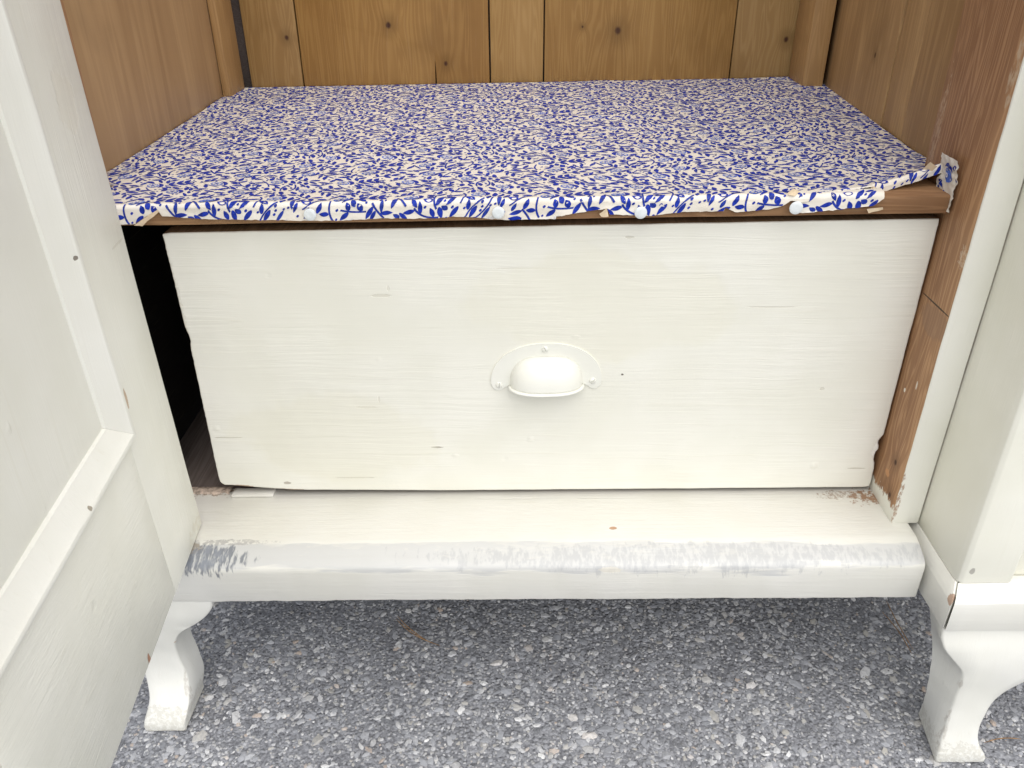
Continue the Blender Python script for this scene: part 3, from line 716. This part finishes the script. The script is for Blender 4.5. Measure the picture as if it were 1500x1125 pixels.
def strip_piece(x, s, off=0.):
    """torn strip left on the front edge beside the last tack"""
    t = (x-.2015)/.070; y0 = -.0120+n1(x*60, 2, 2)*.0008
    z0 = SZ+.0034+.0012*t+n1(x*90, 0, 3)*.0006; L = np.interp(x, [.2015, .206, .225, .25, .265, .2725], [.0175, .0170, .0158, .0135, .0125, .0070])+n1(x*260, 1, 1)*.0008
    s = max(s, -L); arc = RB_*math.pi/2; b = .0008*t
    if s >= 0: p = (x, y0+RB_+s, z0+s*.10); nv = Vector((0, 0, 1))
    elif s > -arc:
        a = -s/RB_; p = (x, y0+RB_-RB_*math.sin(a), z0-RB_*(1-math.cos(a))); nv = Vector((0, -math.sin(a), math.cos(a)))
    else: p = (x, y0-b-n1(x*90, s*80, 2)*.0008, z0-RB_+s+arc); nv = Vector((0, -1, 0))
    return Vector(p)+nv*off
def crumple(x, s, off=0.):
    """paper pushed up against the post: x is height here, s runs towards the back"""
    h = x; c = n1(h*160, s*120, 4)*.0022+n1(h*420, s*300, 6)*.0008
    return Vector((.3283-abs(c)-off-.0030*max(0, (h-.030)/.012), -.0125+s+n1(h*140, 2, 5)*.0030, SZ-.0135+h))
def sheet_mesh(fn, xs, ss, lips=None):
    bm = bmesh.new(); G = []
    for x in xs:
        col = []
        for s in ss:
            ss_ = s
            if s < 0 and lips: ss_ = -lips(x)*(s/ss[0])
            col.append(bm.verts.new(fn(x, ss_)))
        G.append(col)
    for i in range(len(xs)-1):
        for j in range(len(ss)-1):
            try: bm.faces.new((G[i][j], G[i+1][j], G[i+1][j+1], G[i][j+1]))
            except ValueError: pass
    return bm
ss_main = list(np.linspace(-1, 0, 13)[:-1])+list(np.linspace(0, .012, 5)[:-1])+list(np.linspace(.012, .08, 14)[:-1])+list(np.linspace(.08, SMAX, 40))
sub = sorted(set(list(np.linspace(-.3549, .3297, 420))+[-.3447, -.3232, .0062, .0066, .0483, .0505, .1441, .1452, .2679, .2683]))
xs_main = [-.425, -.42, -.4155, -.41, -.40, -.3896]+[-.3894+.0025*i for i in range(14)]+sub+[.3299, .338, .346, .354, .362, .37, .378, .386]
bm = sheet_mesh(main_sheet, xs_main, ss_main, lambda x: frontline(x)[2])
bmesh.ops.remove_doubles(bm, verts=bm.verts, dist=.00002)
bm2 = sheet_mesh(strip_piece, list(np.linspace(.2015, .2725, 48)), [-.02*i/12 for i in range(12, 0, -1)]+[0, .002, .004, .006])
bm3 = sheet_mesh(crumple, list(np.linspace(0, .042, 28)), list(np.linspace(0, .030, 20)))
def bm_join(dst, src):
    tmp = bpy.data.meshes.new('tmp'); src.to_mesh(tmp); src.free(); dst.from_mesh(tmp); bpy.data.meshes.remove(tmp)
bm_join(bm, bm2)
for v in bm.verts: v.co = T(v.co)
def paper_obj(name, bm, parent, mat='paper'):
    bmesh.ops.recalc_face_normals(bm, faces=bm.faces)
    me = bpy.data.meshes.new(name); bm.to_mesh(me); bm.free()
    for p in me.polygons: p.use_smooth = True
    o = link(name, me, mat, parent); return o
paper_obj('sheet', bm, spaper)
for v in bm3.verts: v.co = T(v.co)
paper_obj('crumpled_corner', bm3, spaper)
# creamy back of the paper where it is folded or torn open
def flake(pts, name='torn_fold'):
    bm = bmesh.new(); vs_ = [bm.verts.new(T(p)) for p in pts]; bm.faces.new(vs_)
    bmesh.ops.subdivide_edges(bm, edges=bm.edges[:], cuts=2, use_grid_fill=True)
    bmesh.ops.triangulate(bm, faces=bm.faces[:])
    for v in bm.verts: v.co += Vector(mnoise.noise_vector(v.co*180))*.0008
    paper_obj(name, bm, spaper, 'paper_back')
zf = SZ+.0035
flake([(-.3455, -.0140, zf-.0165), (-.3380, -.0148, zf-.0170), (-.3215, -.0150, zf-.0050), (-.3225, -.0138, zf-.0035)])
flake([(.1925, -.0135, zf+.0015), (.1985, -.0105, zf+.0052), (.2055, -.0080, zf+.0012), (.2000, -.0125, zf-.0008)])
flake([(.2665, .0035, zf+.0012), (.2690, -.0005, zf-.0062), (.2725, .0012, zf-.0050), (.2705, .0035, zf+.0012)])
flake([(.2600, -.0142, zf-.0120), (.2720, -.0150, zf-.0108), (.2735, -.0142, zf-.0128), (.2620, -.0148, zf-.0155)])
flake([(.3110, .0165, zf+.0095), (.3150, .0125, zf+.0185), (.3205, .0110, zf+.0150), (.3190, .0150, zf+.0095)])
flake([(.0480, -.0140, zf-.0080), (.0500, -.0150, zf-.0150), (.0440, -.0150, zf-.0152), (.0420, -.0142, zf-.0130)])

# the print: one repeat of leaves, stems, berries and flowers, laid out without overlaps
PS = .90; TW, TS = .190*PS, .062*PS
rp = random.Random(11); placed = []
def free(cs):
    for (x, s, r) in cs:
        for (px, ps, pr) in placed:
            dx = abs(x-px) % TW; dx = min(dx, TW-dx); ds = abs(s-ps) % TS; ds = min(ds, TS-ds)
            if dx*dx+ds*ds < (r+pr)**2: return False
    return True
motifs = []
def leaf_circles(x, s, a, L, w): return [(x+math.cos(a)*L*f, s+math.sin(a)*L*f, w*g) for f, g in ((.2, .36), (.5, .5), (.8, .34))]
def add_leaf(x, s, a, L, w, kind='leaf', ignore=False):
    c = leaf_circles(x, s, a, L, w*1.0)
    if not ignore and not free(c): return False
    placed.extend(c); motifs.append((kind, x, s, a, L, w)); return True
for r in range(2):                                   # flowers in two staggered rows
    for c in range(3):
        x = (c+.5*r*.7)*TW/3+rp.uniform(-.003, .003); s = r*TS/2+rp.uniform(-.004, .004)+c*.004
        motifs.append(('flower', x, s, rp.uniform(0, 6), .0058, 0)); placed.append((x, s, .0062))
        a0 = rp.uniform(-.6, .6)+(math.pi if rp.random() < .5 else 0)
        motifs.append(('crescent', x, s, a0, .0080, .0040))
        for q in (-.7, -.35, 0, .35, .7): placed.append((x+math.cos(a0+q)*.0080, s+math.sin(a0+q)*.0080, .0020))
for _ in range(260):                                 # sprays: a curved stem with leaves to either side
    x, s = rp.uniform(0, TW), rp.uniform(0, TS); a = rp.choice([.5, .7, 2.4, 3.6, -.6])+rp.uniform(-.4, .4); cv = rp.uniform(-45, 45); L = rp.uniform(.018, .034)*PS
    pts = []; px, ps, aa = x, s, a
    for k in range(9): pts.append((px, ps)); px += math.cos(aa)*L/8; ps += math.sin(aa)*L/8; aa += cv*L/8
    if not free([(p[0], p[1], .0011) for p in pts]): continue
    placed.extend([(p[0], p[1], .0007) for p in pts]); motifs.append(('stem', pts, .00075))
    for k in (1, 3, 5, 7):
        for sd_ in (1, -1):
            if rp.random() < .2: continue
            an = math.atan2(pts[k+1][1]-pts[k-1][1], pts[k+1][0]-pts[k-1][0])+sd_*rp.uniform(.6, 1.0)
            add_leaf(pts[k][0]+math.cos(an)*.0012, pts[k][1]+math.sin(an)*.0012, an, rp.uniform(.0085, .0125)*PS, rp.uniform(.0040, .0054)*PS)
    add_leaf(px, ps, aa, rp.uniform(.010, .014)*PS, .0052*PS)
for _ in range(900):
    add_leaf(rp.uniform(0, TW), rp.uniform(0, TS), rp.uniform(0, 6.3), rp.uniform(.0075, .0130)*PS, rp.uniform(.0034, .0052)*PS, rp.choice(['leaf', 'leaf', 'leaf', 'thin']))
for _ in range(260):
    x, s = rp.uniform(0, TW), rp.uniform(0, TS)
    if free([(x, s, .0016)]): placed.append((x, s, .0016)); motifs.append(('berry', x, s, rp.uniform(.0009, .0014)))
class Dec:
    def __init__(s): s.v = []; s.f = []; s.m = []
    def strip(s, fn, pts, mat, off, keep):
        """pts: list of (left, right) pairs in sheet coordinates"""
        wv = lambda q: (q[0]+.0075*math.sin(math.pi*q[1]/TS+.4), q[1])      # the vines sway from row to row
        pts = [(wv(a), wv(c)) for a, c in pts]; b = len(s.v); ok = True
        for a, c in pts:
            for q in (a, c):
                if not keep(*q): ok = False
        if not ok: return
        for a, c in pts: s.v.append(T(fn(a[0], a[1], off))); s.v.append(T(fn(c[0], c[1], off)))
        for i in range(len(pts)-1): s.f.append((b+2*i, b+2*i+1, b+2*i+3, b+2*i+2)); s.m.append(mat)
def leaf_strip(x, s, a, L, w, n=8):
    out = []
    for i in range(n+1):
        f = i/n; hw = w*.5*math.sin(math.pi*min(1, f*.94+.05))**.8*(1.15-.35*f)
        cx, cs = x+math.cos(a)*L*f, s+math.sin(a)*L*f
        out.append(((cx-math.sin(a)*hw, cs+math.cos(a)*hw), (cx+math.sin(a)*hw, cs-math.cos(a)*hw)))
    return out
def disc_strip(x, s, r, n=6, ry=None):
    out = []
    for i in range(n+1):
        f = -1+2*i/n; h = math.sqrt(max(0, 1-f*f))*(ry or r); out.append(((x+f*r, s+h), (x+f*r, s-h)))
    return out
def print_on(dec, fn, x0, x1, s0, s1, keep, shift=(0, 0)):
    for ti in range(int((x0-.07)//TW), int((x1+.05)//TW)+1):
        for tj in range(int((s0-.05)//TS), int((s1+.05)//TS)+1):
            ox, os = ti*TW+shift[0], tj*TS+shift[1]
            near = os < .12
            for mo in motifs:
                k = mo[0]
                if k == 'stem':
                    pts = []
                    P_ = mo[1]
                    for i in range(len(P_)):
                        a = math.atan2(P_[min(i+1, 8)][1]-P_[max(i-1, 0)][1], P_[min(i+1, 8)][0]-P_[max(i-1, 0)][0])
                        pts.append(((P_[i][0]+ox-math.sin(a)*mo[2], P_[i][1]+os+math.cos(a)*mo[2]), (P_[i][0]+ox+math.sin(a)*mo[2], P_[i][1]+os-math.cos(a)*mo[2])))
                    dec.strip(fn, pts, 1, .00020, keep)
                elif k in ('leaf', 'thin'): dec.strip(fn, leaf_strip(mo[1]+ox, mo[2]+os, *mo[3:]), 0 if k == 'leaf' else 1, .00024, keep)
                elif k == 'berry': dec.strip(fn, disc_strip(mo[1]+ox, mo[2]+os, mo[3], 4), 0, .00024, keep)
                elif k == 'crescent':
                    a0, r, w = mo[3:]; pts = []
                    for i in range(9):
                        q = a0-.95+1.9*i/8; h = w*.5*math.sin(math.pi*(i+.4)/8.8)
                        pts.append(((mo[1]+ox+math.cos(q)*(r-h), mo[2]+os+math.sin(q)*(r-h)), (mo[1]+ox+math.cos(q)*(r+h), mo[2]+os+math.sin(q)*(r+h))))
                    dec.strip(fn, pts, 0, .00022, keep)
                elif k == 'flower':
                    x, s, a0, r = mo[1]+ox, mo[2]+os, mo[3], mo[4]
                    dec.strip(fn, disc_strip(x, s, r, 8), 2, .00020, keep)
                    for p in range(9):               # pale petals and a blue eye
                        a = a0+p*2*math.pi/9; dec.strip(fn, leaf_strip(x+math.cos(a)*r*.28, s+math.sin(a)*r*.28, a, r*.58, r*.34, 3), 3, .00034, keep)
                    dec.strip(fn, disc_strip(x, s, r*.17, 4), 0, .00040, keep)
dec = Dec()
def keep_main(x, s):
    y0, _, L = frontline(x); y = y0+RB_+s
    if y > .545 or x < lx(y)-.007 or x > rx(y)+.007: return False
    return s > -L-.0035
print_on(dec, main_sheet, -.42, .39, -.02, SMAX, keep_main, (-.005, .004))
print_on(dec, strip_piece, .2, .28, -.02, .006, lambda x, s: .2022 < x < .2712 and -.021 < s < .0058, (-.005, .004))
print_on(dec, crumple, 0, .042, 0, .03, lambda x, s: .001 < x < .041 and .001 < s < .029, (.02, .015))
me = bpy.data.meshes.new('leaf_print'); me.from_pydata(dec.v, [], dec.f); me.polygons.foreach_set('material_index', np.array(dec.m, dtype=np.int32))
pr_ = link('leaf_print', me, [M['blue'], M['blue_thin'], M['blue_light'], M['blue_pale']], spaper); pr_['kind'] = 'stuff'

# ------------------------------------------------------------------ drawing pins in the front edge
TL = ['white flat drawing pin in the shelf edge nearest the open door', 'white flat drawing pin in the shelf edge straight above the drawer pull',
      'white flat drawing pin in the shelf edge beside a wide tear, second from the post', 'white flat drawing pin in the torn shelf edge nearest the bare post']
for i, (x, z) in enumerate([(-.1967, .2908), (-.0411, .2901), (.0758, .2882), (.2021, .2903)]):
    n = 28; rad = .0052; y0 = -.0142; prof_ = [(rad*.96, 0.), (rad, -.0004), (rad*.97, -.0009), (rad*.80, -.0013), (rad*.35, -.0015)]
    if i == 3: prof_ = [(a*1.06, b) for a, b in prof_]
    bm = bmesh.new(); R = [[bm.verts.new((x+r*math.cos(2*math.pi*k/n), y0+y, z+r*math.sin(2*math.pi*k/n))) for k in range(n)] for r, y in prof_]
    c = bm.verts.new((x, y0-.00125, z))
    for k in range(len(R)-1):
        for q in range(n): bm.faces.new((R[k][q], R[k][(q+1) % n], R[k+1][(q+1) % n], R[k+1][q]))
    for q in range(n): bm.faces.new((R[-1][q], R[-1][(q+1) % n], c))
    bm.faces.new(R[0][::-1])
    # the pin itself, going back into the shelf
    pr2 = [[bm.verts.new((x+r*math.cos(2*math.pi*k/6), y, z+r*math.sin(2*math.pi*k/6))) for k in range(6)] for r, y in ((.0005, y0+.0002), (.0002, y0+.0085))]
    for q in range(6): bm.faces.new((pr2[0][q], pr2[0][(q+1) % 6], pr2[1][(q+1) % 6], pr2[1][q]))
    o = finish('drawing_pin', bm, 'tack', None, smooth=35)
    o['label'] = TL[i]; o['category'] = 'drawing pin'; o['group'] = 'drawing pins along the shelf edge'

# ------------------------------------------------------------------ dry pine needles on the ground
def needle(p, q, bow, label, r=.0006, lift=.0022):
    bm = bmesh.new(); R = []; n = 14; p, q = Vector((*p, 0)), Vector((*q, 0)); d = (q-p); side = Vector((-d.y, d.x, 0)).normalized()
    for i in range(n+1):
        f = i/n; c = p+d*f+side*bow*math.sin(math.pi*f); z = -GZ+lift+.0012*math.sin(math.pi*f); e = 1-.75*abs(2*f-1)**4
        R.append([bm.verts.new((c.x+side.x*r*e*math.cos(a), c.y+side.y*r*e*math.cos(a), z+r*e*math.sin(a))) for a in np.linspace(0, 2*math.pi, 6, endpoint=False)])
    for i in range(n):
        for k in range(6): bm.faces.new((R[i][k], R[i+1][k], R[i+1][(k+1) % 6], R[i][(k+1) % 6]))
    bm.faces.new(R[0]); bm.faces.new(R[-1][::-1])
    o = finish('pine_needle', bm, 'needle', None, smooth=60); o['label'] = label; o['category'] = 'pine needle'; o['group'] = 'dry pine needles on the asphalt'
needle((-.1717, .0370), (-.1150, -.0050), -.006, 'curved brown pine needle lying alone on asphalt below the drawer')
needle((-.1705, .0410), (-.1290, .0010), -.003, 'thin second pine needle crossing the curved one below the drawer')
needle((.4050, .0440), (.4140, -.0200), .002, 'long straight brown pine needle behind the pilaster foot')
needle((.4170, .0620), (.4180, -.0130), -.002, 'brown pine needle touching the long straight one behind the pilaster foot')
needle((.4395, -.1330), (.4780, -.1290), .002, 'pale short pine needle beside the pilaster foot, pointing away from it')
